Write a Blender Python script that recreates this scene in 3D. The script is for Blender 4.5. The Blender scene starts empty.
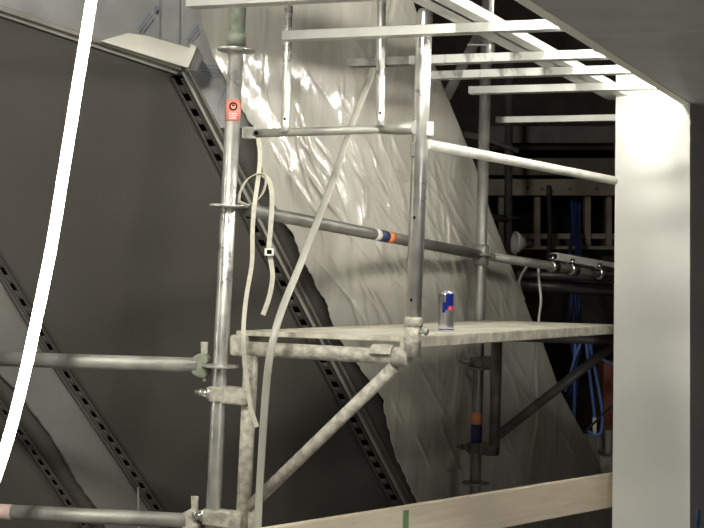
import bpy, bmesh, math, random
from mathutils import Vector, Matrix, noise

random.seed(7)
SC = bpy.context.scene
COL = SC.collection
V = Vector
F = 1400.0                     # focal length in pixels of the 704 x 528 frame
EYE = 1.90                     # camera height above the floor

# ------------------------------------------------------------------ camera
cam = bpy.data.cameras.new('camera')
cam.sensor_width = 36.0
cam.lens = 36.0 * F / 704.0
cam.clip_start = 0.05
cam_o = bpy.data.objects.new('camera', cam)
COL.objects.link(cam_o)
RM = (Matrix.Rotation(math.radians(90.41), 4, 'X') @ Matrix.Rotation(math.radians(1.0), 4, 'Z'))
CM = Matrix.Translation((0, 0, EYE)) @ RM
cam_o.matrix_world = CM
SC.camera = cam_o


def P(px, py, d):
    """point of the place seen at a spot of the frame, d metres into the scene"""
    return CM @ V(((px - 352) / F * d, -(py - 264) / F * d, -d))


def PZ(px, d, z):
    lx = (px - 352) / F * d
    r = CM
    ly = (z - EYE - r[2][0] * lx + r[2][2] * d) / r[2][1]
    return CM @ V((lx, ly, -d))


# ------------------------------------------------------------------ materials
def new_mat(name):
    m = bpy.data.materials.new(name)
    m.use_nodes = True
    nt = m.node_tree
    return m, nt, nt.nodes['Principled BSDF']


def mat(name, c1, c2=None, scale=8.0, rough=0.5, metal=0.0, bump=0.0, bscale=None, stretch=(1, 1, 1),
        detail=6.0, lo=0.35, hi=0.65, spec=0.5, r2=None):
    m, nt, b = new_mat(name)
    b.inputs['Roughness'].default_value = rough
    b.inputs['Metallic'].default_value = metal
    b.inputs['Specular IOR Level'].default_value = spec
    if c2 is None:
        b.inputs['Base Color'].default_value = (*c1, 1)
        if not bump:
            return m
    tc = nt.nodes.new('ShaderNodeTexCoord')
    mp = nt.nodes.new('ShaderNodeMapping')
    mp.inputs['Scale'].default_value = stretch
    nt.links.new(tc.outputs['Object'], mp.inputs['Vector'])
    n = nt.nodes.new('ShaderNodeTexNoise')
    n.inputs['Scale'].default_value = scale
    n.inputs['Detail'].default_value = detail
    nt.links.new(mp.outputs['Vector'], n.inputs['Vector'])
    if c2 is not None:
        r = nt.nodes.new('ShaderNodeValToRGB')
        r.color_ramp.elements[0].position = lo
        r.color_ramp.elements[0].color = (*c1, 1)
        r.color_ramp.elements[1].position = hi
        r.color_ramp.elements[1].color = (*c2, 1)
        nt.links.new(n.outputs['Fac'], r.inputs['Fac'])
        nt.links.new(r.outputs['Color'], b.inputs['Base Color'])
    if r2 is not None:
        mr = nt.nodes.new('ShaderNodeMapRange')
        mr.inputs['To Min'].default_value = rough
        mr.inputs['To Max'].default_value = r2
        mr.inputs['From Min'].default_value = lo
        mr.inputs['From Max'].default_value = hi
        nt.links.new(n.outputs['Fac'], mr.inputs['Value'])
        nt.links.new(mr.outputs['Result'], b.inputs['Roughness'])
    if bump:
        n2 = nt.nodes.new('ShaderNodeTexNoise')
        n2.inputs['Scale'].default_value = bscale or scale * 3
        n2.inputs['Detail'].default_value = 5
        nt.links.new(mp.outputs['Vector'], n2.inputs['Vector'])
        bp = nt.nodes.new('ShaderNodeBump')
        bp.inputs['Strength'].default_value = bump
        bp.inputs['Distance'].default_value = 0.01
        nt.links.new(n2.outputs['Fac'], bp.inputs['Height'])
        nt.links.new(bp.outputs['Normal'], b.inputs['Normal'])
    return m


def emit(name, col, strength):
    m, nt, b = new_mat(name)
    b.inputs['Base Color'].default_value = (*col, 1)
    b.inputs['Emission Color'].default_value = (*col, 1)
    b.inputs['Emission Strength'].default_value = strength
    return m


M = {}
M['galv'] = mat('galvanised_steel', (.48, .48, .455), (.66, .66, .62), 14, .26, .72, .08, 60, r2=.45)
M['tube'] = mat('weathered_galvanised_tube', (.27, .27, .245), (.44, .44, .40), 9, .36, .5, .12, 70, r2=.6)
M['dusty'] = mat('dusty_steel', (.34, .325, .275), (.58, .56, .48), 42, .65, .12, .3, 90, lo=.38, hi=.62)
M['whitetube'] = mat('pale_galvanised_tube', (.55, .55, .50), (.70, .69, .63), 12, .45, .3, .05, 60)
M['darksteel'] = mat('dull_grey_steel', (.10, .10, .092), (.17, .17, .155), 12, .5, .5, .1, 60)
M['deck'] = mat('dusty_deck_plywood', (.50, .475, .39), (.72, .69, .58), 7, .85, 0, .15, 40, stretch=(1, 1, 1))
M['deckrim'] = mat('dusty_deck_rim', (.42, .40, .33), (.66, .63, .53), 24, .75, .1, .25, 70)
M['channel'] = mat('zinc_channel', (.44, .45, .42), (.56, .57, .53), 6, .38, .45, .03, 30)
M['channelprint'] = mat('zinc_channel_with_print', (.22, .22, .21), (.50, .51, .48), 30, .4, .4, 0, 30, stretch=(1, 1, .4), lo=.36, hi=.47)
M['shadedzinc'] = mat('shaded_zinc', (.13, .125, .11), (.27, .265, .24), 30, .6, .2)  # zinc darkened to stand for the unlit channel end
M['dimsheet'] = mat('dimmed_polythene', (.15, .148, .135), (.19, .187, .172), 4, .55, 0, .1, 20)  # polythene with its dimness put into the base colour
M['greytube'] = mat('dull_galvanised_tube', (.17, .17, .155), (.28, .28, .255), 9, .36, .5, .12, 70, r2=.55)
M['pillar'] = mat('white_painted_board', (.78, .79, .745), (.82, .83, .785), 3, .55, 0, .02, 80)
M['pillarside'] = mat('shaded_pillar_grey', (.42, .41, .39), (.48, .47, .445), 4, .5, 0, .03, 60)  # shade of the right face, put into a greyer colour than the front
M['soffit'] = mat('grey_soffit_board', (.36, .36, .355), (.43, .43, .42), 5, .6, 0, .03, 50)
M['joint'] = mat('joint_tape', (.50, .50, .49))
M['darkwall'] = mat('taupe_grey_board', (.050, .046, .040), (.062, .058, .050), 2.2, .75, 0, .03, 50)
M['rim'] = mat('dark_gap_tone', (.060, .056, .049), (.085, .08, .07), 8, .7, 0, .05, 40)  # dark tone; beside the big sheet it stands for shadow in the gap
M['black'] = mat('black_void', (.006, .006, .006), rough=.95, spec=.1)
M['bead'] = mat('primed_steel_bead', (.11, .105, .093), (.15, .143, .127), 8, .55, .15, .03, 40)
M['beadlight'] = mat('pale_edge_bead', (.25, .245, .215), (.32, .31, .275), 8, .5, .1, .03, 40)
M['fascia'] = mat('cream_plasterboard', (.76, .75, .66), (.84, .83, .74), 5, .8, 0, .03, 50)
M['membrane'] = mat('grey_vapour_membrane', (.30, .315, .315), (.42, .43, .42), 5, .38, 0, .35, 7)
M['ink'] = mat('blue_ink', (.19, .22, .33))
M['inkgrey'] = mat('grey_ink', (.20, .21, .24))
M['timber'] = mat('planed_spruce', (.78, .68, .53), (.88, .78, .62), 5, .62, 0, .08, 30, stretch=(1, 1, 12))
M['greenpaint'] = mat('green_paint', (.16, .30, .12), (.24, .36, .19), 20, .6)
M['greensteel'] = mat('green_grey_painted_steel', (.17, .20, .15), (.29, .32, .25), 20, .55, .1, .1, 60)
M['webbing'] = mat('cream_webbing', (.55, .53, .44), (.64, .62, .52), 60, .75, 0, .2, 300)
M['batten'] = mat('translucent_pale_plastic', (.36, .36, .31), (.46, .46, .40), 6, .35, 0, .04, 40)
M['oldwood'] = mat('dim_rough_timber', (.15, .128, .095), (.24, .207, .155), 6, .8, 0, .15, 30)
M['greywood'] = mat('grey_weathered_boards', (.26, .245, .21), (.38, .36, .31), 9, .85, 0, .2, 30, stretch=(3, 3, .4))
M['brownwall'] = mat('dark_brown_boards', (.03, .025, .02), (.06, .05, .04), 4, .85, 0, .1, 30)
M['brick'] = mat('red_brown_brick', (.17, .055, .035), (.26, .10, .07), 12, .85, 0, .2, 40)
M['bluecable'] = mat('blue_cable_sheath', (.10, .19, .52), (.13, .24, .62), 10, .45)
M['bluedark'] = mat('dark_blue_cable_sheath', (.018, .035, .13), (.03, .055, .2), 10, .45)
M['blackrubber'] = mat('black_rubber', (.018, .018, .018), rough=.6)
M['duct'] = mat('dark_grey_duct', (.10, .10, .095), (.15, .15, .14), 10, .4, .4)
M['white'] = mat('white_plastic', (.84, .84, .80), (.88, .88, .84), 9, .45)
M['chrome'] = mat('bright_zinc', (.72, .72, .70), rough=.22, metal=1.0)
M['sticker'] = mat('salmon_red_sticker', (.70, .22, .17), (.76, .28, .22), 30, .5)
M['orange'] = mat('orange_tape', (.72, .24, .10), rough=.5)
M['navy'] = mat('navy_tape', (.03, .04, .12), rough=.5)
M['whitelabel'] = mat('white_label', (.75, .74, .70), rough=.5)
M['pinklabel'] = mat('pale_pink_band', (.60, .44, .40), (.66, .52, .47), 30, .6)
M['alu'] = mat('brushed_aluminium', (.72, .72, .73), rough=.25, metal=.9)
M['canblue'] = mat('deep_blue_foil', (.02, .035, .30), rough=.25, metal=.4)
M['canred'] = mat('red_ink', (.60, .05, .10), rough=.35)
M['canyellow'] = mat('yellow_ink', (.75, .55, .10), rough=.35)
M['lampglass'] = mat('frosted_lamp_glass', (.62, .62, .60), rough=.15, metal=.2)
M['concrete'] = mat('concrete', (.20, .195, .18), (.25, .245, .23), 3, .85, 0, .1, 30)
M['shell'] = mat('dark_roof_boards', (.06, .055, .048), (.09, .083, .072), 3, .85)
M['roomwall'] = mat('bare_plaster', (.20, .195, .18), (.24, .235, .22), 3, .8)
M['led'] = emit('warm_white_led', (1.0, .95, .80), 65.0)
M['ledkey'] = emit('white_led_strip_light', (1.0, .96, .86), 180.0)
M['ledback'] = mat('led_tape_backing', (.7, .69, .64))

# creased polythene: semi-gloss, fine streaky folds
m, nt, b = new_mat('milky_polythene')
b.inputs['Roughness'].default_value = .30
b.inputs['Coat IOR'].default_value = 2.1
b.inputs['Coat Weight'].default_value = .55
b.inputs['Coat Roughness'].default_value = .10
tc = nt.nodes.new('ShaderNodeTexCoord')
mp = nt.nodes.new('ShaderNodeMapping')
mp.inputs['Rotation'].default_value = (0, math.radians(-24), 0)
mp.inputs['Scale'].default_value = (3.2, 1.2, .55)
nt.links.new(tc.outputs['Object'], mp.inputs['Vector'])
n1 = nt.nodes.new('ShaderNodeTexNoise')
n1.inputs['Scale'].default_value = 3.4
n1.inputs['Detail'].default_value = 4
n1.inputs['Distortion'].default_value = 1.1
nt.links.new(mp.outputs['Vector'], n1.inputs['Vector'])
n2 = nt.nodes.new('ShaderNodeTexVoronoi')
n2.feature = 'DISTANCE_TO_EDGE'
n2.inputs['Scale'].default_value = 2.6
nt.links.new(mp.outputs['Vector'], n2.inputs['Vector'])
pw = nt.nodes.new('ShaderNodeMath'); pw.operation = 'MINIMUM'; pw.inputs[1].default_value = .10
nt.links.new(n2.outputs['Distance'], pw.inputs[0])
ad = nt.nodes.new('ShaderNodeMath'); ad.operation = 'MULTIPLY_ADD'
ad.inputs[1].default_value = -3.0
nt.links.new(pw.outputs[0], ad.inputs[0]); nt.links.new(n1.outputs['Fac'], ad.inputs[2])
bp = nt.nodes.new('ShaderNodeBump')
bp.inputs['Strength'].default_value = .22
bp.inputs['Distance'].default_value = .025
nt.links.new(ad.outputs[0], bp.inputs['Height'])
nt.links.new(bp.outputs['Normal'], b.inputs['Normal'])
nt.links.new(bp.outputs['Normal'], b.inputs['Coat Normal'])
rp = nt.nodes.new('ShaderNodeValToRGB')
rp.color_ramp.elements[0].position = .3; rp.color_ramp.elements[0].color = (.43, .42, .365, 1)
rp.color_ramp.elements[1].position = .7; rp.color_ramp.elements[1].color = (.55, .54, .48, 1)
nt.links.new(n1.outputs['Fac'], rp.inputs['Fac'])
nt.links.new(rp.outputs['Color'], b.inputs['Base Color'])
M['plastic'] = m


# ------------------------------------------------------------------ mesh building
class MB:
    def __init__(self):
        self.v, self.f, self.s, self.mi = [], [], [], []

    def face(self, idx, smooth=False, mi=0):
        self.f.append(tuple(idx)); self.s.append(smooth); self.mi.append(mi)

    def add(self, pts):
        k = len(self.v)
        self.v += [V(p) for p in pts]
        return k

    def loft(self, rings, smooth=True, cap=True, closed=True, mi=0):
        n = len(rings[0])
        ks = [self.add(r) for r in rings]
        for a, b in zip(ks, ks[1:]):
            for i in range(n if closed else n - 1):
                j = (i + 1) % n
                self.face((a + i, a + j, b + j, b + i), smooth, mi)
        if cap and closed:
            self.face(range(ks[0] + n - 1, ks[0] - 1, -1), False, mi)
            self.face(range(ks[-1], ks[-1] + n), False, mi)

    def tube(self, p0, p1, r, n=20, r1=None, mi=0):
        self.path([p0, p1], [r, r if r1 is None else r1], n, mi)

    def path(self, pts, r, n=12, mi=0, flat=None):
        """round (or flattened: flat = (axis, half width, half thickness)) sweep along points"""
        pts = [V(p) for p in pts]
        rs = r if isinstance(r, (list, tuple)) else [r] * len(pts)
        rings, x = [], None
        for i, p in enumerate(pts):
            t = (pts[min(i + 1, len(pts) - 1)] - pts[max(i - 1, 0)]).normalized()
            if x is None:
                x = t.orthogonal()
            x = (x - t * x.dot(t)).normalized()
            y = t.cross(x)
            rings.append([p + (x * math.cos(a) + y * math.sin(a)) * rs[i]
                          for a in [2 * math.pi * k / n for k in range(n)]])
        self.loft(rings, True, True, True, mi)

    def ribbon(self, pts, w, th, axes):
        """flat strap: axes = width direction per point (or one)"""
        pts = [V(p) for p in pts]
        rings = []
        for i, p in enumerate(pts):
            t = (pts[min(i + 1, len(pts) - 1)] - pts[max(i - 1, 0)]).normalized()
            ax = V(axes[i] if isinstance(axes, list) else axes)
            ax = (ax - t * ax.dot(t)).normalized()
            nn = t.cross(ax)
            rings.append([p + ax * w + nn * th, p - ax * w + nn * th, p - ax * w - nn * th, p + ax * w - nn * th])
        self.loft(rings, False)

    def box(self, c, ax, ay, az, hx, hy, hz):
        c, ax, ay, az = V(c), V(ax).normalized() * hx, V(ay).normalized() * hy, V(az).normalized() * hz
        k = self.add([c + sx * ax + sy * ay + sz * az for sz in (-1, 1) for sx, sy in ((-1, -1), (1, -1), (1, 1), (-1, 1))])
        for q in ((3, 2, 1, 0), (4, 5, 6, 7), (0, 1, 5, 4), (1, 2, 6, 5), (2, 3, 7, 6), (3, 0, 4, 7)):
            self.face([k + i for i in q])

    def bar(self, p0, p1, w, h, up=(0, 0, 1)):
        p0, p1 = V(p0), V(p1)
        t = (p1 - p0)
        s = t.cross(V(up)).normalized()
        u = s.cross(t).normalized()
        self.box((p0 + p1) / 2, t, s, u, t.length / 2, w / 2, h / 2)

    def prism(self, pts, off):
        """polygon pushed by off"""
        pts = [V(p) for p in pts]
        n = len(pts)
        k = self.add(pts); j = self.add([p + V(off) for p in pts])
        self.face(range(k, k + n)); self.face(range(j + n - 1, j - 1, -1))
        for i in range(n):
            q = (i + 1) % n
            self.face((k + q, k + i, j + i, j + q))

    def lathe(self, base, axis, prof, n=32, mi=0, smooth=True):
        axis = V(axis).normalized()
        x = axis.orthogonal().normalized(); y = axis.cross(x)
        rings = [[V(base) + axis * h + (x * math.cos(a) + y * math.sin(a)) * max(r, 1e-5)
                  for a in [2 * math.pi * k / n for k in range(n)]] for r, h in prof]
        self.loft(rings, smooth, True, True, mi)

    def grid(self, rows, back, smooth=True):
        """rows of front points with matching rows of back points: a closed sheet"""
        nr, nc = len(rows), len(rows[0])
        k = self.add([p for r in rows for p in r]); j = self.add([p for r in back for p in r])
        for a in range(nr - 1):
            for c in range(nc - 1):
                q = (a * nc + c, a * nc + c + 1, (a + 1) * nc + c + 1, (a + 1) * nc + c)
                self.face([k + i for i in q], smooth)
                self.face([j + i for i in reversed(q)], smooth)
        rim = [(0, c) for c in range(nc)] + [(a, nc - 1) for a in range(1, nr)] + \
              [(nr - 1, c) for c in range(nc - 2, -1, -1)] + [(a, 0) for a in range(nr - 2, 0, -1)]
        ids = [a * nc + c for a, c in rim]
        for i in range(len(ids)):
            q = ids[(i + 1) % len(ids)]
            self.face((k + q, k + ids[i], j + ids[i], j + q))


ORG = {}


def obj(name, mb, material, parent=None, bevel=0.0, origin=None):
    if parent is not None:
        o0 = ORG[parent.name]
    elif origin is not None:
        o0 = V(origin)
    else:
        xs = [p.x for p in mb.v]; ys = [p.y for p in mb.v]; zs = [p.z for p in mb.v]
        o0 = V(((min(xs) + max(xs)) / 2, (min(ys) + max(ys)) / 2, min(zs)))
    me = bpy.data.meshes.new(name)
    me.from_pydata([p - o0 for p in mb.v], [], mb.f)
    for pl, s, mi in zip(me.polygons, mb.s, mb.mi):
        pl.use_smooth = s
        pl.material_index = mi
    for mm in (material if isinstance(material, list) else [material]):
        me.materials.append(mm)
    bm = bmesh.new(); bm.from_mesh(me)
    bmesh.ops.recalc_face_normals(bm, faces=bm.faces)
    bm.to_mesh(me); bm.free()
    o = bpy.data.objects.new(name, me)
    COL.objects.link(o)
    if parent is not None:
        o.parent = parent
    else:
        o.location = o0
    ORG[o.name] = o0
    if bevel:
        bv = o.modifiers.new('bevel', 'BEVEL')
        bv.width = bevel; bv.segments = 2; bv.limit_method = 'ANGLE'; bv.angle_limit = math.radians(40)
    return o


def thing(name, loc, label, cat, group=None):
    o = bpy.data.objects.new(name, None)
    o.empty_display_size = .05
    COL.objects.link(o)
    o.location = V(loc)
    ORG[o.name] = V(loc)
    return tag(o, label, cat, group)


def tag(o, label, cat, group=None):
    o['label'] = label; o['category'] = cat
    if group:
        o['group'] = group
    return o


def struct(name, mb, material, bevel=0.0):
    o = obj(name, mb, material, None, bevel)
    o['kind'] = 'structure'
    return o


def lerp(a, b, t):
    return a + (b - a) * t


def interp(pts, x):
    """piecewise linear through (x, y) pairs"""
    if x <= pts[0][0]:
        a, b = pts[0], pts[1]
    elif x >= pts[-1][0]:
        a, b = pts[-2], pts[-1]
    else:
        for a, b in zip(pts, pts[1:]):
            if a[0] <= x <= b[0]:
                break
    return lerp(a[1], b[1], (x - a[0]) / (b[0] - a[0]))


def smooth_path(pts, n=8):
    """Catmull-Rom through points"""
    pts = [V(p) for p in pts]
    out = []
    for i in range(len(pts) - 1):
        p0 = pts[max(i - 1, 0)]; p1 = pts[i]; p2 = pts[i + 1]; p3 = pts[min(i + 2, len(pts) - 1)]
        for k in range(n):
            t = k / n
            out.append(.5 * ((2 * p1) + (p2 - p0) * t + (2 * p0 - 5 * p1 + 4 * p2 - p3) * t * t + (3 * p1 - p0 - 3 * p2 + p3) * t ** 3))
    out.append(pts[-1])
    return out


# ------------------------------------------------------------------ the leaning lining of the roof space
DPTS = [(-250, 4.80), (0, 5.05), (225, 5.32), (300, 5.48), (360, 5.68), (420, 5.96), (483, 6.40), (540, 6.74), (600, 7.10), (700, 7.7)]


def depth(px, py):
    d = sum(interp(DPTS, px + k * 12) for k in (-2, -1, 0, 1, 2)) / 5
    return d * (1 + .00008 * (py - 250))


def S(px, py, off=0.0):
    return P(px, py, depth(px, py) - off)


def strip(mb, left, right, y0, y1, off, th, ny=40, nx=6, wob=None, smooth=True):
    rows, back = [], []
    for i in range(ny + 1):
        y = lerp(y0, y1, i / ny)
        xl, xr = interp(left, y), interp(right, y)
        row, bk = [], []
        for k in range(nx + 1):
            x = lerp(xl, xr, k / nx)
            w = wob(x, y) if wob else 0.0
            row.append(S(x, y, off + w)); bk.append(S(x, y, off + w - th))
        rows.append(row); back.append(bk)
    mb.grid(rows, back, smooth)


def yx(pts):
    """(x, y) image pairs -> (y, x) table"""
    return [(y, x) for x, y in pts]


BEAD = [(-100, 179 - 181.6 * .515), (81.6, 179), (496, 392.6), (800, 392.6 + 304 * .515)]    # y -> x of the slot line
TOPE = [(-250, -68), (0, 12), (178, 71), (190, 75)]                                          # x -> y of the panel's upper edge
BEAD2 = [(60, -125), (265, 0), (369, 63), (513, 160), (800, 352)]
BEAD3 = [(300, -80), (432, 20), (505, 70), (800, 272)]
WAVY2 = [(190, -150), (330, -30), (380, 4), (396, 20), (412, 32), (430, 45), (455, 62), (480, 76), (508, 95), (540, 112), (800, 290)]


def shifted(tab, dx):
    return [(y, x + dx) for y, x in tab]


# dark panel 1, bounded by the two slotted beads and the top edge
mb = MB()
rows, back = [], []
NX, NY = 40, 40
for i in range(NY + 1):
    row, bk = [], []
    for k in range(NX + 1):
        t, s = k / NX, i / NY
        xt = lerp(-230, 172, t)
        yt = interp(TOPE, xt)
        y = lerp(yt, 790, s)
        xl = interp(shifted(BEAD2, 5), y); xr = interp(shifted(BEAD, -5.5), y)
        xl = max(xl, -230)
        x = lerp(xl, xr, t)
        yy = max(y, interp(TOPE, x))
        row.append(S(x, yy)); bk.append(S(x, yy, -.05))
    rows.append(row); back.append(bk)
mb.grid(rows, back)
struct('wall_left', mb, M['darkwall'])
# dark panel further down the slope
mb = MB()
strip(mb, [(0, -230), (800, -230)], shifted(BEAD3, -4), 330, 790, 0, .05, 20, 8)
struct('wall_lower_left', mb, M['darkwall'])


def slotted(tab, y0, y1, step, w, gap, off, left_w, right_w, stop=None):
    """perforated steel bead that follows a slot line: two flanges, bridges between slots"""
    m = MB()
    strip(m, shifted(tab, -left_w), shifted(tab, -w), y0, y1, off, .004, 40, 1)
    strip(m, shifted(tab, w), shifted(tab, right_w), y0, y1, off, .004, 40, 1)
    y = y0
    i = 0
    while y < y1:
        st = step(y)
        strip(m, shifted(tab, -w), shifted(tab, w), y + st * gap, min(y + st, y1), off, .004, 1, 1)
        y += st
    return m


def black_back(tab, y0, y1, w, off):
    m = MB()
    strip(m, shifted(tab, -w), shifted(tab, w), y0, y1, off, .01, 30, 1)
    return m


def trim_root(name):
    o = bpy.data.objects.new(name, None); COL.objects.link(o)
    ORG[o.name] = V((0, 0, 0)); o['kind'] = 'structure'
    return o


st1 = lambda y: lerp(15.6, 10.6, min(1, (y - 78) / 420))
t1 = trim_root('trim_1')
obj('slotted_flange', slotted(BEAD, 78, 780, st1, 3.0, .46, .006, 6, 7), M['darkwall'], t1)
obj('slot_recess', black_back(BEAD, 76, 785, 7, -.055), M['black'], t1)
mb = MB(); strip(mb, shifted(BEAD, 7), shifted(BEAD, 10.5), 72, 785, .018, .06, 40, 1); obj('edge_rib', mb, M['beadlight'], t1, .002)
mb = MB(); strip(mb, shifted(BEAD, 10.5), shifted(BEAD, 14), 74, 785, .004, .06, 40, 1); obj('inner_groove', mb, M['bead'], t1)
mb = MB(); strip(mb, shifted(BEAD, 14), shifted(BEAD, 17.5), 72, 785, .022, .07, 40, 1); obj('outer_rib', mb, M['bead'], t1, .002)
t2 = trim_root('trim_2')
st2 = lambda y: lerp(16, 10.5, min(1, (y - 265) / 240))
obj('slotted_flange', slotted(BEAD2, 200, 780, st2, 2.0, .45, .006, 5.5, 5), M['darkwall'], t2)
obj('slot_recess', black_back(BEAD2, 198, 785, 6, -.055), M['black'], t2)
mb = MB(); strip(mb, shifted(BEAD2, -9), shifted(BEAD2, -5.5), 200, 785, .012, .06, 40, 1); obj('edge_rib', mb, M['rim'], t2, .002)
t3 = trim_root('trim_3')
st3 = lambda y: 10.0
obj('slotted_flange', slotted(BEAD3, 360, 780, st3, 1.8, .5, .006, 4.5, 5), M['darkwall'], t3)
obj('slot_recess', black_back(BEAD3, 358, 785, 5, -.055), M['black'], t3)

# upper edge of the panel: two long light beads and the cream board above
t4 = trim_root('trim_4')


def along_top(mb, dy0, dy1, off, th, x0, x1, n=24):
    rows, back = [], []
    for i in range(n + 1):
        x = lerp(x0, x1, i / n)
        y = interp(TOPE, x)
        rows.append([S(x, y + dy0, off), S(x, y + dy1, off)])
        back.append([S(x, y + dy0, off - th), S(x, y + dy1, off - th)])
    mb.grid(rows, back, False)


mb = MB(); along_top(mb, -7, -1.5, .020, .06, -230, 182); obj('upper_rib', mb, M['beadlight'], t4, .002)
mb = MB(); along_top(mb, -1.5, 1.5, .006, .05, -230, 180); obj('groove', mb, M['bead'], t4)
mb = MB(); along_top(mb, 1.5, 4.0, .014, .05, -230, 177); obj('lower_rib', mb, M['beadlight'], t4, .002)

# membrane behind, above the panel
mb = MB()
rows, back = [], []
for i in range(31):
    y = lerp(-130, 175, i / 30)
    row, bk = [], []
    for k in range(41):
        x = lerp(-230, 300, k / 40)
        w = .012 * noise.noise(V((x * .03, y * .012, 3))) + .006 * noise.noise(V((x * .09, y * .05, 7)))
        row.append(S(x, y, -.075 + w)); bk.append(S(x, y, -.085 + w))
    rows.append(row); back.append(bk)
mb.grid(rows, back)
mem = obj('vapour_membrane', mb, M['membrane'])
tag(mem, 'grey vapour membrane with blue print above the cream board edge', 'membrane')
# its blue ink marks: illegible print, one tilted dash group per line
def dash(m, x0, y0, x1, y1, w):
    dx, dy = x1 - x0, y1 - y0
    l = math.hypot(dx, dy); nx, ny = -dy / l * w / 2, dx / l * w / 2
    k = m.add([S(a, b_, -.055) for a, b_ in ((x0 + nx, y0 + ny), (x0 - nx, y0 - ny), (x1 - nx, y1 - ny), (x1 + nx, y1 + ny))])
    m.face((k, k + 1, k + 2, k + 3))


for grp in (((138, 30, 150, 13, 1.6), (142, 30, 153, 15, 1.2)), ((155, 11, 157, 6, 3.5),), ((187, 40, 198, 25, 1.6), (190, 41, 199, 29, 1.0)), ((217, 107, 226, 88, 1.2),)):
    mb = MB()
    for q in grp:
        dash(mb, *q)
    obj('blue_print', mb, M['ink'], mem)['label'] = 'faint blue printed lines'
mb = MB()
for r in range(3):
    x = 200 + r * .6
    while x < 219:
        l = random.uniform(2, 5); dash(mb, x, 64.5 + r * 3.4 + (x - 200) * .12, x + l, 64.5 + r * 3.4 + (x + l - 200) * .12, 1.5); x += l + .9
obj('blue_print', mb, M['ink'], mem)['label'] = 'faint blue printed lines'
for x in (160, 180):
    mg = MB(); dash(mg, x, -20, x - 1, 44, .8); obj('lap_line', mg, M['inkgrey'], mem)

# cream plasterboard fascia piece
mb = MB()
pl = [(100, 41), (128, 33), (148, 36), (172, 43), (190, 48), (191, 44), (197, 47), (188, 68), (150, 56.5)]
mb.prism([S(x, y, .05) for x, y in pl], S(150, 50, -.01) - S(150, 50, .05))
tag(obj('plasterboard_offcut', mb, M['fascia'], None, .002), 'cream plasterboard strip lying along the top of the taupe panel', 'board')
mb = MB()
mb.prism([S(x, y, .05) for x, y in ((197.5, 47), (203, 56), (196.5, 72), (189, 68.5))], S(150, 50, -.01) - S(150, 50, .05))
struct('trim_5', mb, M['bead'])

# dark strip between bead and sheet, standing for shadow in the gap
PL = yx([(196, -40), (198, -10), (200, 8), (206, 34), (215, 62), (228, 83), (243, 112), (254, 130), (257, 140), (260, 158), (262, 170), (269, 186), (275, 205),
         (283, 223), (292, 233), (299, 252), (308, 269), (316, 286), (325, 300), (332, 324), (341, 341), (351, 356), (368, 379), (383, 401), (389, 435), (396, 457), (407, 480), (417, 503), (440, 560), (500, 700), (540, 780)])
PR = yx([(405, -40), (414, 4), (436, 68), (475, 165), (492, 216), (512, 268), (531, 318), (542, 340), (559, 388), (578, 424), (596, 455), (612, 500), (640, 560), (690, 700), (730, 780)])
mb = MB()
strip(mb, shifted(BEAD, 17.5), shifted(PL, 25), 128, 780, -.03, .03, 60, 4)
struct('wall_gap_shade', mb, M['rim'])
mb = MB()
strip(mb, shifted(BEAD3, 5), shifted(WAVY2, 30), 260, 780, -.02, .03, 30, 4)
struct('wall_lower_gap', mb, M['rim'])


# ------------------------------------------------------------------ polythene sheets
CREASES = []
rc = random.Random(21)
for i in range(130):
    cy = rc.uniform(150, 330) if i % 4 else rc.uniform(-20, 470)
    cx = lerp(interp(PL, cy) + 12, interp(PR, cy) - 4, rc.random())
    sl = rc.choice((.12, .22, .30, .38, .48, .62, .75))
    L = rc.uniform(12, 55)
    CREASES.append((cx, cy, sl, L, rc.uniform(1.2, 2.4), rc.uniform(.006, .013) * (1 if cy > 140 else .25)))

CREASES += [(536, 420, -.06, 80, 1.2, .012), (389, 190, .47, 42, 2.6, .026), (394, 190, .47, 40, 2.4, -.022), (402, 176, .9, 6, 3, .022), (365, 195, -.05, 30, 1.8, .02)]


def wrinkle(x, y):
    e = max(0.0, min((x - interp(PL, y)) / 30, 1.0))
    u = x * .86 - y * .50
    v = x * .50 + y * .86
    e2 = max(0.0, min((x - interp(PL, y)) / 70, 1.0))
    bell = max(0.0, min((y - 120) / 210, 1.0)) * max(0.0, min((520 - y) / 170, 1.0))
    calm = .45 + .55 * max(0.0, min((y - 60) / 90, 1.0))
    w = .14 * bell * bell * (3 - 2 * bell) * e2 + .030 * calm * noise.noise(V((u * .014, v * .0035, 1)))
    w += .008 * calm * noise.noise(V((u * .05, v * .006, 4)))
    for cx, cy, sl, L, wd_, h in CREASES:
        dy = y - cy
        if abs(dy) < L:
            dx = x - cx - sl * dy - 2.2 * math.sin(dy * .06 + cx)
            if abs(dx) < 12:
                w += h * math.exp(-(dx / wd_) ** 2) * (1 - (dy / L) ** 2)
    return .02 + w * (.3 + .7 * e)


def ragged(tab, amp):
    out = []
    y = tab[0][0]
    while y <= tab[-1][0]:
        out.append((y, interp(tab, y) + amp * noise.noise(V((y * .16, 5.5, 0))) + amp * .6 * noise.noise(V((y * .45, 1.5, 0)))))
        y += 2
    return out


mb = MB()
strip(mb, ragged(PL, 1.8), PR, -40, 780, .0, .003, 420, 170, wrinkle)
tag(obj('polythene_sheet', mb, M['plastic']), 'large milky polythene sheet creased over the slope behind the scaffold', 'plastic sheet')
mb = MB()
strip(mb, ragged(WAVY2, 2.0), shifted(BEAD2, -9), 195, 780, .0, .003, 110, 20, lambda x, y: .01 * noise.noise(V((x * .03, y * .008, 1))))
tag(obj('polythene_sheet', mb, M['dimsheet']), 'narrow dim polythene band between slotted strips below the mid left tube', 'plastic sheet')

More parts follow.
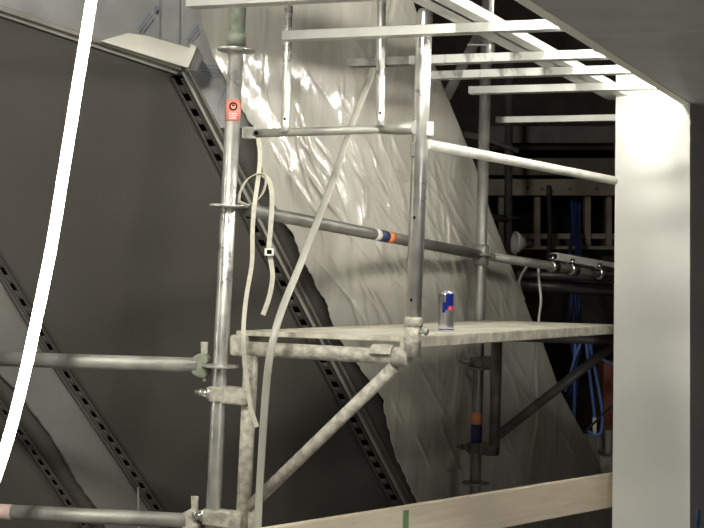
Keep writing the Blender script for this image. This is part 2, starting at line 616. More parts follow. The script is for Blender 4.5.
# ------------------------------------------------------------------ room shell
mb = MB(); mb.box((0, 4.2, -.05), (1, 0, 0), (0, 1, 0), (0, 0, 1), 5.0, 7.0, .05); struct('floor', mb, M['concrete'])
mb = MB(); mb.box((0, 4.2, 4.45), (1, 0, 0), (0, 1, 0), (0, 0, 1), 5.0, 7.0, .05); struct('ceiling', mb, M['shell'])
mb = MB(); mb.box((0, 11.25, 2.2), (1, 0, 0), (0, 1, 0), (0, 0, 1), 5.0, .05, 2.2); struct('wall_back', mb, M['brownwall'])
mb = MB(); mb.box((0, -2.85, 2.2), (1, 0, 0), (0, 1, 0), (0, 0, 1), 5.0, .05, 2.2); struct('wall_front', mb, M['roomwall'])
mb = MB(); mb.box((5.0, 4.2, 2.2), (1, 0, 0), (0, 1, 0), (0, 0, 1), .05, 7.0, 2.2); struct('wall_right', mb, M['roomwall'])
mb = MB(); mb.box((-5.0, 4.2, 2.2), (1, 0, 0), (0, 1, 0), (0, 0, 1), .05, 7.0, 2.2); struct('wall_far_left', mb, M['shell'])

# soffit: horizontal grey boards above the camera with an edge running away to the right
SZ = EYE + .68
e0 = PZ(517, .68 * F / 276.9, SZ); e1 = PZ(704, .68 * F / 163.0, SZ)
ed = (e1 - e0).normalized(); en = V((ed.y, -ed.x, 0))          # en points right, under the soffit
UP = V((0, 0, 1))
nearp = e0 - ed * 4.2; farp = e1 + ed * .6
mb = MB(); mb.prism([nearp, farp, farp + en * 2.6, nearp + en * 2.6], UP * .0125); struct('soffit_ceiling', mb, M['soffit'])
mb = MB(); mb.prism([nearp - UP * .002 - en * .004, farp - UP * .002 - en * .004, farp + en * .03 - UP * .002, nearp + en * .03 - UP * .002], UP * .03)
struct('trim_6', mb, M['fascia'])
j0 = PZ(575, .68 * F / (277 - 34.5), SZ - .0005); j1 = PZ(704, .68 * F / (280 - 30.5), SZ - .0005)
mb = MB(); mb.bar(j0, j1 + (j1 - j0) * 3, .010, .001); struct('trim_7', mb, M['joint'])

# white pillar, the shade of its right side put in as grey
D1 = V((.51, .86, 0)).normalized()
pa = PZ(613, 5.55, 0); pb = PZ(690, 5.40, 0)
# lean of the image column: measured at its foot and head
pa = P(612, 528, 5.55); pb = P(690, 528, 5.40); pc = P(690, 100, 5.40); pd_ = P(615.5, 100, 5.55)


def to_z(a, c, z):
    return a + (c - a) * ((z - a.z) / (c.z - a.z))


b0, b1 = to_z(pa, pd_, 0), to_z(pb, pc, 0)
h0, h1 = to_z(pa, pd_, SZ + .5), to_z(pb, pc, SZ + .5)
mb = MB()
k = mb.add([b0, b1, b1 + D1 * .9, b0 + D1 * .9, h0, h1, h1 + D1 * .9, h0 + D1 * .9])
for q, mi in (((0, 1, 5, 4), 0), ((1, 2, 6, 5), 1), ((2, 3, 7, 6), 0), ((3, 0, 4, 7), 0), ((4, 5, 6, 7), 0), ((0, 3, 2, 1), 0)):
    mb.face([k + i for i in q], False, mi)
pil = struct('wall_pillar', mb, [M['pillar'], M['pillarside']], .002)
# paint smear on its side
mb = MB()
side_n = (b1 - b0).normalized()
sc_ = to_z(pb, pc, P(698, 520, 5.48).z) + D1 * .10
pts = [(0, .045), (.018, .035), (.022, .0), (.012, -.05), (-.008, -.045), (-.016, -.01), (-.006, .02)]
mb.prism([sc_ + D1 * a * 1.5 + UP * b_ for a, b_ in pts], D1.cross(UP) * .001)
tag(obj('paint_smear', mb, M['bluecable']), 'small blue paint smear low on the grey side of the white pillar', 'mark')

# ------------------------------------------------------------------ LED strips
mb = MB()
c0, c1 = nearp + UP * .018 - en * .012, farp - ed * 1.12 + UP * .018 - en * .012
mb.bar(c0, c1, .004, .016)
k1 = thing('edge_light_strip', nearp, 'glowing white light strip running along the soffit edge to the pillar top', 'light strip')
obj('glowing_tape', mb, M['ledkey'], k1)
mb = MB(); mb.bar(c0 + en * .005, c1 + en * .005, .004, .020); obj('backing', mb, M['ledback'], k1)

lp = [(104, -110), (97, -40), (90, 8), (84, 45), (75, 100), (63, 175), (51, 248), (38, 312), (25, 372), (11, 428), (-4, 476), (-22, 520)]
pts = smooth_path([P(x, y, 4.28) for x, y in lp], 8)
k2 = thing('hanging_light_strip', pts[-1], 'dazzling white light strip hanging down in front of the taupe panel', 'light strip')
mb = MB(); mb.ribbon(pts, .0155, .003, V((1, 0, 0))); obj('glowing_tape', mb, M['led'], k2)
mb = MB(); mb.ribbon([p + V((0, .006, 0)) for p in pts], .017, .002, V((1, 0, 0))); obj('backing', mb, M['ledback'], k2)


# ------------------------------------------------------------------ scaffold parts
R_ = .02415


def rosette(mb, c, axis):
    mb.lathe(c - axis * .005, axis, [(.026, 0), (.056, 0), (.060, .002), (.060, .008), (.056, .010), (.026, .010)], 36)


def standard(name, label, top, bot, z_top, z_bot, discs, r=R_, group=None, material=None):
    a, b_ = to_z(bot, top, z_bot), to_z(bot, top, z_top)
    t = thing(name, a, label, 'scaffold post', group)
    mb = MB(); mb.tube(a, b_, r, 28); obj('tube', mb, material or M['tube'], t)
    ax = (b_ - a).normalized()
    for c in discs:
        mb = MB(); rosette(mb, c, ax); obj('rosette', mb, material or M['galv'], t, .001)
    return t, a, b_, ax


# --- standard A
At, Ab = P(238.5, 0, 4.45), P(212.5, 528, 4.45)
onA = lambda y: P(lerp(238.5, 212.5, y / 528), y, 4.45)
A, a0, a1, axA = standard('scaffold_standard', 'bright galvanised scaffold post with salmon red sticker left of the polythene', At, Ab, 3.2, 0.0, [onA(50), onA(206), onA(366)], material=M['galv'])
mb = MB(); mb.tube(onA(47), onA(-30), .0262, 28); mb.lathe(onA(46), axA, [(.0262, 0), (.031, 0), (.031, .03), (.0262, .045)], 28)
o = obj('spigot_sleeve', mb, M['greensteel'], A); o['label'] = 'dull green sleeve at its top'


def wrap_pt(c, ax, r, ang, h):
    f = (V((0, 0, EYE)) - c); f = (f - ax * f.dot(ax)).normalized(); s = ax.cross(f)
    return c + ax * h + (f * math.cos(ang) + s * math.sin(ang)) * r


def patch(mb, c, ax, r, a0_, a1_, h0_, h1_, n=12):
    rows = [[wrap_pt(c, ax, r, lerp(a0_, a1_, i / n), h) for h in (h0_, h1_)] for i in range(n + 1)]
    back = [[wrap_pt(c, ax, r - .0006, lerp(a0_, a1_, i / n), h) for h in (h0_, h1_)] for i in range(n + 1)]
    mb.grid(rows, back)


sc = onA(111)
mb = MB(); patch(mb, sc, axA, .0252, -1.25, 1.3, -.034, .034); st = obj('sticker', mb, M['sticker'], A); st['label'] = 'salmon red sticker with black ring sign'
mb = MB()
k = mb.add([wrap_pt(sc, axA, .0257, (rr * math.cos(q)) / .0252, .012 + rr * math.sin(q)) for q in [2 * math.pi * i / 24 for i in range(24)] for rr in (.0085, .0135)])
for i in range(24):
    j = (i + 1) % 24
    mb.face((k + 2 * i, k + 2 * i + 1, k + 2 * j + 1, k + 2 * j))
patch(mb, sc + axA * .012, axA, .0257, -.16, .16, .001, .006, 4)
obj('ring_sign', mb, M['black'], st)
mb = MB()
for h, w in ((-.010, .55), (-.016, .6), (-.022, .45), (-.027, .55)):
    patch(mb, sc, axA, .0257, -w, w, h - .0012, h + .0012, 6)
obj('small_lines', mb, M['whitelabel'], st)

# --- standard C
onC = lambda y: P(lerp(487.5, 475.0, y / 490), y, 6.05)
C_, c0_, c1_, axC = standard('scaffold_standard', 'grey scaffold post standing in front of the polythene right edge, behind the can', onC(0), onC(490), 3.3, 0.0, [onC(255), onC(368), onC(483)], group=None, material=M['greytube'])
for y0, y1, mt, nm in ((412, 424, 'orange', 'orange_band'), (424, 444, 'navy', 'navy_band')):
    mb = MB(); mb.tube(onC(y1), onC(y0), .0250, 24); obj(nm, mb, M[mt], C_)

# --- far standard
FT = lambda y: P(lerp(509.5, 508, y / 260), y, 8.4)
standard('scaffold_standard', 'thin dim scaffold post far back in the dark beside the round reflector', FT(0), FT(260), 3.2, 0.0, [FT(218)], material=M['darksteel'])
mb = MB(); mb.tube(P(486, 217, 8.3), P(507, 219, 8.37), .022)
tag(obj('stub_tube', mb, M['darksteel']), 'short dim tube stub poking from behind the polythene to the far post', 'scaffold tube')

# --- post B (guard post on the bracket end)
onB = lambda y: P(lerp(425.5, 412.0, y / 355), y, 4.22)
axB = (onB(0) - onB(355)).normalized()
B = thing('guard_post', onB(357), 'thick galvanised guard post rising from the outer corner of the deck', 'scaffold post')
mb = MB(); mb.path([onB(357), onB(14), onB(11), onB(9)], [.0242, .0242, .021, .017], 28); obj('tube', mb, M['galv'], B)
mb = MB(); mb.lathe(onB(327), axB, [(.0245, 0), (.029, .002), (.029, .022), (.0245, .03)], 28); obj('collar', mb, M['dusty'], B)
mb = MB(); mb.tube(onB(357), onB(322), .0262, 28); obj('socket', mb, M['dusty'], B)
vb = (V((0, 0, EYE)) - onB(330)).normalized(); sb = axB.cross(vb)
mb = MB(); mb.tube(onB(331) + vb * .018 + sb * .02, onB(331) + vb * .03 + sb * .045, .008, 12); mb.tube(onB(331) + vb * .026 + sb * .036, onB(331) + vb * .029 + sb * .042, .013, 6); obj('bolt', mb, M['galv'], B)
mb = MB(); mb.bar(onB(158) - sb * .020 + vb * .02, onB(143) - sb * .022 + vb * .018, .014, .012, vb); obj('wedge_lug', mb, M['darksteel'], B, .002)
for y in (218, 300):
    mb = MB(); patch(mb, onB(y), axB, .0246, -.50, -.22, -.0045, .0045, 4); obj('pin_hole', mb, M['black'], B)

# --- guard rail frame between A and B
Gd = lambda x: lerp(4.45, 4.22, (x - 236) / 184)
G = thing('end_guard_rail', P(330, 131, Gd(330)), 'steel end guard rail with two uprights between the sticker post and guard post', 'guard rail')
mb = MB()
mb.path([P(254, 133.5, Gd(254)), P(385, 129, Gd(385))], .0135, 18)
q0, q1 = P(380, 129, Gd(380)), P(415, 127.5, Gd(415) - .03)
mb.path([q0, P(396, 128.5, Gd(396) - .012), q1], [.0135, .019, .021], 12)
obj('lower_bar', mb, M['tube'], G)
mb = MB(); mb.box(P(249, 133, Gd(249)), P(256, 133, Gd(256)) - P(243, 133, Gd(243)), (0, 1, 0), UP, .023, .010, .019); hp = obj('end_plate', mb, M['galv'], G, .003)
mb = MB(); mb.tube(P(256, 133, Gd(256) - .012), P(256, 133, Gd(256) - .024), .008, 8); obj('bolt', mb, M['black'], hp)
for xt, xb, yb in ((290.5, 284.5, 127), (381.5, 380, 121)):
    d = Gd(xb) - .004
    mb = MB(); mb.path([P(xt + .8, -90, d), P(xb + (xt - xb) * .15, yb - 16, d), P(xb, yb - 4, d), P(xb, yb + 6, d - .010)], [.0138, .0138, .0125, .015], 18)
    up = obj('upright', mb, M['galv'], G)
    mb = MB(); c = P(xb + .3, yb - 8, d - .0125); mb.tube(c, c - V((0, .004, 0)), .004, 10); obj('pin_hole', mb, M['black'], up)
mb = MB(); mb.path([P(270, -88, Gd(270)), P(414, -92, Gd(414))], .0138, 18); obj('upper_bar', mb, M['tube'], G)

# --- deck
ZD = EYE - .187
dA, dB = PZ(236, 4.47, ZD), PZ(409, 4.235, ZD)
dC = PZ(487, 5.97, ZD)
dF = dB + (dC - dA)
u1 = (dC - dA).normalized(); u2 = (dB - dA).normalized()
TH = .036
DK = thing('scaffold_deck', (dA + dF) / 2 - UP * TH, 'long dusty pale scaffold deck plank carrying the drink can', 'scaffold deck')
mb = MB(); mb.prism([dA + u1 * .004 + u2 * .02, dB + u1 * .004 - u2 * .02, dF - u2 * .02, dC + u2 * .02], -UP * .010); obj('plywood_panel', mb, M['deck'], DK)
for (p, q, s) in ((dB, dF, -1), (dA, dC, 1)):
    mb = MB(); mb.prism([p, q, q + u2 * .03 * s, p + u2 * .03 * s], -UP * TH)
    o = obj('side_rail', mb, M['deckrim'], DK, .003)
mb = MB(); mb.prism([dA + u2 * .03, dB - u2 * .03, dB - u2 * .03 + u1 * .03, dA + u2 * .03 + u1 * .03], -UP * .016); obj('end_rail', mb, M['deckrim'], DK, .002)
mb = MB(); mb.prism([dC + u2 * .03, dF - u2 * .03, dF - u2 * .03 - u1 * .03, dC + u2 * .03 - u1 * .03], -UP * .02); obj('end_rail', mb, M['deckrim'], DK, .002)


# --- console brackets
def bracket(name, label, pA, pB, drop, mt, coupl, std_ax, std_pts, brace_lo):
    """transom tube from inner point pA to outer point pB, a vertical leg drop metres long and a brace"""
    du = (pB - pA).normalized()
    leg_top = pA + du * .055
    t = thing(name, leg_top - UP * drop, label, 'scaffold bracket')
    mb = MB(); mb.tube(pA + du * .03, pB - du * .02, .0235, 22); obj('transom', mb, mt, t)
    lean = (std_pts[1] - std_pts[0]).normalized()
    foot = leg_top - lean * drop
    mb = MB(); mb.tube(leg_top - lean * .02, foot, .0235, 22); obj('leg', mb, mt, t)
    mb = MB(); mb.tube(pB - du * .05 - UP * .03, leg_top - lean * brace_lo + du * .02, .0195, 20); obj('brace', mb, mt, t)
    return t, du, leg_top, lean, foot


ta, tb = PZ(236, 4.455, ZD - .055), PZ(410, 4.225, ZD - .062)
BR, du, ltop, lean, foot = bracket('deck_bracket', 'dusty triangular deck bracket clamped to the sticker post under the near deck end', ta, tb, .66, M['dusty'], None, axA, (a0, a1), .50)
mb = MB(); c = ta + du * .012 + UP * .010; mb.box(c, du, UP, du.cross(UP), .026, .034, .026); obj('end_block', mb, M['dusty'], BR, .012)
mb = MB(); c = tb - du * .085 + UP * .012
rg = []
for i in range(9):
    q = math.pi * (.05 + .9 * i / 8)
    rg.append(c + (du * .01 * 0 + UP * math.sin(q) * .030 + du.cross(UP) * math.cos(q) * .036) - UP * .010)
mb.ribbon(rg, .035, .004, du); obj('deck_claw', mb, M['dusty'], BR, .002)
mb = MB(); mb.lathe(tb - du * .052, du, [(.0235, 0), (.030, .002), (.030, .048), (.0265, .052)], 24); obj('outer_socket', mb, M['dusty'], BR)
mb = MB(); mb.prism([foot + lean * .0 + du * .015, foot + lean * .16 + du * .015, foot + lean * .19 + du * .06, foot + lean * .02 + du * .045], du.cross(UP) * .008); obj('gusset', mb, M['dusty'], BR, .002)


def half_coupler(parent, c, ax, legc, mt):
    """clamp ring on the post, block towards the bracket leg, bolt on the other side"""
    d = (legc - c); d = (d - ax * d.dot(ax)); L = d.length; d.normalize(); f = ax.cross(d)
    mb = MB(); mb.lathe(c - ax * .024, ax, [(.0245, 0), (.034, .001), (.035, .006), (.035, .042), (.034, .047), (.0245, .048)], 24)
    ring = obj('clamp', mb, mt, parent)
    mb = MB(); mb.box(c + d * (.02 + L / 2 - .012), d, f, ax, L / 2 - .008, .024, .027); obj('clamp_block', mb, mt, parent, .006)
    v = (V((0, 0, EYE)) - c).normalized()
    s = -d
    mb = MB()
    mb.box(c + s * .04 + v * .012, s, ax, s.cross(ax), .012, .011, .016)
    mb.tube(c + s * .035 + v * .026, c + s * .085 + v * .020, .0065, 12)
    mb.tube(c + s * .058 + v * .024, c + s * .070 + v * .0225, .0125, 6)
    mb.tube(c + s * .038 + v * .026 + ax * .018, c + s * .038 + v * .026 - ax * .018, .008, 10)
    obj('bolt', mb, M['darksteel'] if mt is M['darksteel'] else M['galv'], ring)


for y in (394, 517):
    c = onA(y)
    half_coupler(BR, c, axA, c + du * .11, M['dusty'])

# the one under the far end of the deck, in shade
tc2, td2 = dC - u1 * .02 - u2 * .0 - UP * .062, dF - u1 * .02 - UP * .062
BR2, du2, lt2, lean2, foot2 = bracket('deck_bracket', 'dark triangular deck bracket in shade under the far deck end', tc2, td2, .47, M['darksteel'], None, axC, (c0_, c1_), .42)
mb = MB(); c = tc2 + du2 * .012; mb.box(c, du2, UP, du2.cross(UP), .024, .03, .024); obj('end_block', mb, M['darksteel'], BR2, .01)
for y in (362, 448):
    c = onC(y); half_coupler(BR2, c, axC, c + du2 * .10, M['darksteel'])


# --- ledgers at the left
def ledger_head(parent, end, dirn, mt, wedge_up, label=None):
    s = dirn.cross(UP).normalized()
    mb = MB()
    prof = [(-.035, .026), (-.012, .038), (.010, .040), (.020, .026), (.020, .008), (.004, .006), (.004, -.006), (.020, -.008), (.020, -.026), (.010, -.040), (-.012, -.038), (-.035, -.026)]
    mb.prism([end + dirn * a + UP * b_ - s * .018 for a, b_ in prof], s * .036)
    h = obj('ledger_head', mb, mt, parent, .006)
    if label:
        h['label'] = label
    w = end + dirn * .002
    mb = MB(); mb.prism([w + UP * (.04 + wedge_up) - dirn * .013 - s * .004, w + UP * (.04 + wedge_up) + dirn * .013 - s * .004, w - UP * .05 + dirn * .007 - s * .004, w - UP * .05 - dirn * .004 - s * .004], s * .008)
    obj('wedge', mb, M['dusty'], h, .002)


def rel(y):
    return onA(y)


e = onA(366); p = P(-40, 357.5, 4.72); dr = (e - p).normalized()
L1 = thing('scaffold_ledger', (p + e) / 2, 'weathered horizontal ledger tube with green head meeting the sticker post mid height', 'scaffold tube')
mb = MB(); mb.tube(p - dr * .12, e - dr * .075, .0242, 24); obj('tube', mb, M['tube'], L1)
ledger_head(L1, e - dr * .058, dr, M['greensteel'], .035, 'green wedge head')
e = onA(522); p = P(-40, 509.5, 4.66); dr = (e - p).normalized()
L2 = thing('scaffold_ledger', (p + e) / 2, 'horizontal ledger tube with pale pink band at the bottom left corner', 'scaffold tube')
mb = MB(); mb.tube(p - dr * .12, e - dr * .085, .0242, 24); obj('tube', mb, M['tube'], L2)
ledger_head(L2, e - dr * .064, dr, M['dusty'], .04)
mb = MB(); q0 = p + (e - p) * (30 / 260); q1 = p + (e - p) * (56 / 260); mb.tube(q0, q1, .0249, 24); obj('paper_band', mb, M['pinklabel'], L2)

# --- rail A-C
r0, r1, r2 = onA(208) + V((.035, -.0, 0)), onC(255), P(548, 265.5, 6.62)
r1 = r1 - (V((0, r1.y, 0)) * 0)
RL = thing('scaffold_ledger', r1, 'sloping grey ledger tube with orange and navy bands in front of the polythene', 'scaffold tube')
mb = MB(); mb.path([r0 + (r1 - r0) * .02, r1], .0215, 22); obj('tube', mb, M['greytube'], RL)
mb = MB(); mb.lathe(r1 + axC * -.045, axC, [(.026, 0), (.034, .004), (.036, .045), (.034, .086), (.026, .09)], 24); obj('clamp', mb, M['greytube'], RL)

def on_rail(x):
    lo, hi = 0., 1.
    for _ in range(40):
        m_ = (lo + hi) / 2
        q = CM.inverted() @ (r0 + (r1 - r0) * m_)
        if 352 + F * q.x / -q.z < x:
            lo = m_
        else:
            hi = m_
    return r0 + (r1 - r0) * lo


for x0, x1, mt, nm in ((373.5, 378, 'whitelabel', 'white_band'), (378, 386, 'navy', 'navy_band'), (386, 392, 'orange', 'orange_band')):
    mb = MB(); mb.tube(on_rail(x0), on_rail(x1), .0222, 22); obj(nm, mb, M[mt], RL)
# continuation behind C
r3 = P(640, 280, 7.0)
R2 = thing('scaffold_ledger', r1, 'grey ledger tube running on from the post behind the can with bright clamps', 'scaffold tube')
mb = MB(); mb.tube(r1 + (r3 - r1) * .06, r3, .0205, 22); obj('tube', mb, M['tube'], R2)
rd = (r3 - r1).normalized()
for f_, l_, rr in ((.40, .045, .030), (.52, .05, .032), (.70, .045, .033)):
    c = lerp(r1, r3, f_)
    mb = MB(); mb.lathe(c, rd, [(.021, 0), (rr, .003), (rr, l_ - .003), (.021, l_)], 20)
    mb.tube(c + rd * l_ / 2 + UP * .02, c + rd * l_ / 2 + UP * .05, .010, 8)
    obj('clamp', mb, M['chrome'], R2)
mb = MB(); mb.tube(lerp(r1, r3, .56) - V((0, .004, 0)), lerp(r1, r3, .99) - V((0, .004, 0)), .0215, 20); obj('bright_sleeve', mb, M['chrome'], R2)

# --- upper guard rail B -> right
g0 = onB(144) + V((.02, .0, 0)); g1 = P(640, 185.5, 5.80)
GR = thing('guard_rail_tube', g0, 'pale round guard rail running from the guard post away behind the white pillar', 'guard rail')
mb = MB(); mb.tube(g0, g1, .0165, 20); obj('tube', mb, M['whitetube'], GR)
mb = MB(); c = onB(129) + sb * .028; mb.box(c, sb, axB, vb, .012, .022, .016); obj('hook', mb, M['galv'], GR, .003)

# ------------------------------------------------------------------ ceiling channels and carriers
CZ = EYE + .6935


def d2(d0, x0, x):
    return d0 * (x0 + 3700) / (x + 3700)


def channel(a, b_, w, h, t=.0016, lip=.008):
    """C profile, web down"""
    dr_ = (b_ - a).normalized(); s = dr_.cross(UP).normalized()
    m_ = MB(); L = (b_ - a).length / 2; c = (a + b_) / 2
    m_.box(c + UP * t / 2, dr_, s, UP, L, w / 2, t / 2)
    for q in (-1, 1):
        m_.box(c + s * q * (w / 2 - t / 2) + UP * (h / 2 + t / 2), dr_, s, UP, L, t / 2, h / 2 - t / 2)
        m_.box(c + s * q * (w / 2 - lip / 2) + UP * (h - t / 2), dr_, s, UP, L, lip / 2, t / 2)
    return m_


def chan_depth(x, y):
    return (CZ + .0135 - EYE) * F / (273 + .0175 * (x - 352) - y)


chans = [(190, 480, 190, 2.0, 'channel', 'zinc ceiling channel cut off by the top edge of the view above the sticker post'),
         (285, 600, 285, 35.5, 'channel', 'nearest long zinc ceiling channel crossing in front of the guard post top'),
         (350, 650, 440, 59.0, 'channelprint', 'printed zinc ceiling channel passing just behind the guard post'),
         (432, 690, 440, 74.5, 'channelprint', 'printed zinc ceiling channel whose end shows right of the guard post'),
         (470, 700, 480, 89.5, 'channel', 'plain zinc ceiling channel ending beside the scaffold post behind the can'),
         (497, 636, 540, 118.5, 'channel', 'lowest zinc channel in the picture, set back in the dark beside the pillar')]
cends = []
for x0, x1, xr, yr, mt, lab in chans:
    d = chan_depth(xr, yr)
    a, b_ = PZ(x0, d2(d, xr, x0), CZ), PZ(x1, d2(d, xr, x1), CZ)
    cends.append((a, b_))
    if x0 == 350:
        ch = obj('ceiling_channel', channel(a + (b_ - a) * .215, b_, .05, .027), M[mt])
        obj('shaded_end', channel(a, a + (b_ - a) * .215, .05, .027), M['shadedzinc'], ch)  # same channel; its dim left stretch is put in as darker zinc
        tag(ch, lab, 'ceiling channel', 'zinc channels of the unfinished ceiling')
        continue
    tag(obj('ceiling_channel', channel(a, b_, .05, .027), M[mt]), lab, 'ceiling channel', 'zinc channels of the unfinished ceiling')
K0 = PZ(424, .722 * F / 274.3, CZ + .0275); K1 = PZ(613, .722 * F / 180.5, CZ + .0275)
kd = (K1 - K0).normalized()
tag(obj('carrier_channel', channel(K0 - kd * 1.2, K1 + kd * .05, .06, .027), M['channel']), 'long carrier channel crossing above the others toward the pillar top', 'ceiling channel', 'carrier channels above')
J0 = PZ(512, .722 * F / (275.8 - 37), CZ + .0275); J1 = PZ(600, .722 * F / (277.3 - 73), CZ + .0275)
jd = kd
tag(obj('carrier_channel', channel(J0 - jd * 1.2, J0 + jd * 1.9, .05, .027), M['channel']), 'carrier channel close beside the soffit edge', 'ceiling channel', 'carrier channels above')


def cross2(a, b_, c, d):
    """plan intersection of two lines"""
    x1, y1, x2, y2, x3, y3, x4, y4 = a.x, a.y, b_.x, b_.y, c.x, c.y, d.x, d.y
    den = (x1 - x2) * (y3 - y4) - (y1 - y2) * (x3 - x4)
    t = ((x1 - x3) * (y3 - y4) - (y1 - y3) * (x3 - x4)) / den
    return V((x1 + t * (x2 - x1), y1 + t * (y2 - y1), 0))


ks = V((kd.y, -kd.x, 0))
names = ['over the nearest long channel', 'over the channel just behind the guard post', 'over the second printed channel', 'nearest the pillar top']
for i in range(4):
    a, b_ = cends[i + 1]
    c = cross2(a, b_, K0, K1); c.z = CZ + .027
    cl = thing('channel_clip', c, 'small zinc clip on the long carrier channel ' + names[i], 'clip', 'clips joining the channels')
    mb = MB()
    mb.box(c + UP * .029, kd, ks, UP, .012, .033, .001); obj('saddle', mb, M['channel'], cl)
    for q in (-1, 1):
        mb = MB(); mb.box(c + UP * .011 + ks * .0325 * q - kd * .004, kd, ks, UP, .011, .0012, .022); mb.box(c + UP * .026 + ks * .036 * q, kd, ks, UP, .004, .003, .016)
        obj('leg', mb, M['channel'], cl, .001)
# hanger rod
c = PZ(490.5, 4.55, CZ + .03)
HG = thing('hanger_rod', c, 'bright upright hanger rod above the carrier channel at the top edge', 'hanger')
mb = MB(); mb.tube(c, c + UP * 1.6, .0085, 12); obj('rod', mb, M['galv'], HG)
mb = MB(); mb.tube(c - UP * .005, c + UP * .03, .014, 12); mb.bar(c + UP * .028 - V((.075, 0, 0)), c + UP * .028, .012, .005); obj('bracket_arm', mb, M['channel'], HG, .001)

# cable connector on channel
c = P(601, 48, 4.28)
CN = thing('cable_connector', c, 'small black and white cable connector at the soffit end of a printed channel', 'connector')
mb = MB(); mb.path([P(594, 46, 4.30), P(597, 48.5, 4.28), P(601, 50, 4.28)], [.009, .012, .010], 12); obj('black_plug', mb, M['blackrubber'], CN)
mb = MB(); mb.tube(P(600.5, 48, 4.28), P(609, 48.2, 4.26), .0065, 12); obj('white_cap', mb, M['white'], CN)

# ------------------------------------------------------------------ can
cc = None
lo, hi = 0., 1.
base = P(446, 331, 4.55); base.z = ZD
q = (base - V((0, 0, EYE))).normalized()
cpos = V((0, 0, EYE)) + q * ((ZD - EYE) / q.z) if abs(q.z) > 1e-6 else base
want = P(446, 331.6, 1.0) - V((0, 0, EYE))
s_ = (ZD - EYE) / want.z
cpos = V((0, 0, EYE)) + want * s_
if not 4.3 < cpos.y < 5.4:
    cpos = PZ(446, 4.62, ZD)
s_can = cpos.y / 4.62                                        # keeps a 250 ml slim can near its true size
CR, CH = .0268 * min(max(s_can, .95), 1.06), .135 * min(max(s_can, .95), 1.06)
CAN = thing('drink_can', cpos, 'slim blue and silver drink can standing on the dusty deck', 'can')
mb = MB(); n = 64
prof = [(.80, 0), (.86, .004), (.97, .045), (1, .07), (1, .20), (1, .34), (1, .42), (1, .47), (1, .53), (1, .60), (1, .72), (1, .88), (.99, .91), (.93, .945), (.86, .965)]
tocam = (V((0, 0, EYE)) - cpos); tocam.z = 0; tocam.normalize(); rt = V((tocam.y, -tocam.x, 0)) * -1
rings = []
for r, h in prof:
    rings.append([cpos + UP * (h * CH) + (tocam * math.cos(a) + rt * math.sin(a)) * r * CR for a in [2 * math.pi * i / n for i in range(n)]])
ks_ = [mb.add(r) for r in rings]
for ri in range(len(rings) - 1):
    hm = (prof[ri][1] + prof[ri + 1][1]) / 2
    for i in range(n):
        ang = math.degrees(2 * math.pi * (i + .5) / n) % 360
        if ang > 180:
            ang -= 360
        sh = (ang + 6) % 120                                  # design repeats three times round the can
        blue = False
        if hm > .50 and hm < .93 and 0 < sh < 60:
            blue = True
        if .47 < hm < .72 and sh > 96:
            blue = True
        if .045 < hm < .075:
            blue = True
        j = (i + 1) % n
        mb.face((ks_[ri] + i, ks_[ri] + j, ks_[ri + 1] + j, ks_[ri + 1] + i), True, 1 if blue else 0)
mb.face([ks_[0] + i for i in range(n - 1, -1, -1)]); mb.face([ks_[-1] + i for i in range(n)])
obj('body', mb, [M['alu'], M['canblue']], CAN)
mb = MB(); mb.lathe(cpos + UP * CH * .962, UP, [(CR * .80, 0), (CR * .88, .0005), (CR * .88, .0035), (CR * .84, .0035), (CR * .80, .0015)], 48); obj('lid', mb, M['alu'], CAN)
mb = MB(); mb.box(cpos + UP * (CH * .962 + .004) + tocam * .004, tocam, rt, UP, .009, .006, .0006); obj('pull_tab', mb, M['alu'], CAN, .0005)
mb = MB(); mc = MB()


def can_patch(m_, a_0, a_1, h_0, h_1):
    rows = [[cpos + UP * h * CH + (tocam * math.cos(math.radians(x)) + rt * math.sin(math.radians(x))) * (CR + .0004) for h in (h_0, h_1)] for x in [lerp(a_0, a_1, i / 6) for i in range(7)]]
    k_ = m_.add([p for r in rows for p in r])
    for i in range(6):
        m_.face((k_ + 2 * i, k_ + 2 * i + 1, k_ + 2 * i + 3, k_ + 2 * i + 2), True)


for base_a in (25, 145, 265):
    mb = MB(); mc = MB()
    can_patch(mb, base_a - 14, base_a - 2, .53, .60); can_patch(mb, base_a + 6, base_a + 30, .525, .61)
    can_patch(mb, base_a - 8, base_a + 26, .60, .635); can_patch(mc, base_a - 2, base_a + 5, .535, .595)
    o = obj('red_emblem', mb, M['canred'], CAN); o['label'] = 'small red figures on the blue field'
    obj('yellow_disc', mc, M['canyellow'], o)

# ------------------------------------------------------------------ straps and the hanging batten
def strap_path(pts, n=8):
    return smooth_path([P(x, y, d) for x, y, d in pts], n)


SX = V((1, 0, 0))
ST = thing('webbing_strap', P(256, 205, 4.42), 'cream webbing strap knotted round the sloping tube with loop and two tails', 'strap')
mb = MB(); mb.ribbon(strap_path([(258, 138, 4.40), (260, 152, 4.40), (259, 172, 4.39), (254.5, 205, 4.36), (252.5, 232, 4.36), (252, 262, 4.36), (246.5, 296, 4.36), (244, 320, 4.34), (243.5, 338, 4.33), (244.5, 362, 4.35), (248, 390, 4.36), (251, 408, 4.36), (257, 427, 4.36)]), .0068, .0011, SX)
obj('long_tail', mb, M['webbing'], ST)
mb = MB(); mb.ribbon(strap_path([(239, 203, 4.40), (240, 193, 4.39), (246, 181, 4.38), (254, 175, 4.38), (262, 174, 4.38), (266, 180, 4.38), (263, 192, 4.38), (257, 200, 4.38), (248, 205, 4.38), (240, 202, 4.39)]), .0062, .0011, V((.55, -.8, .25)))
obj('loop', mb, M['webbing'], ST)
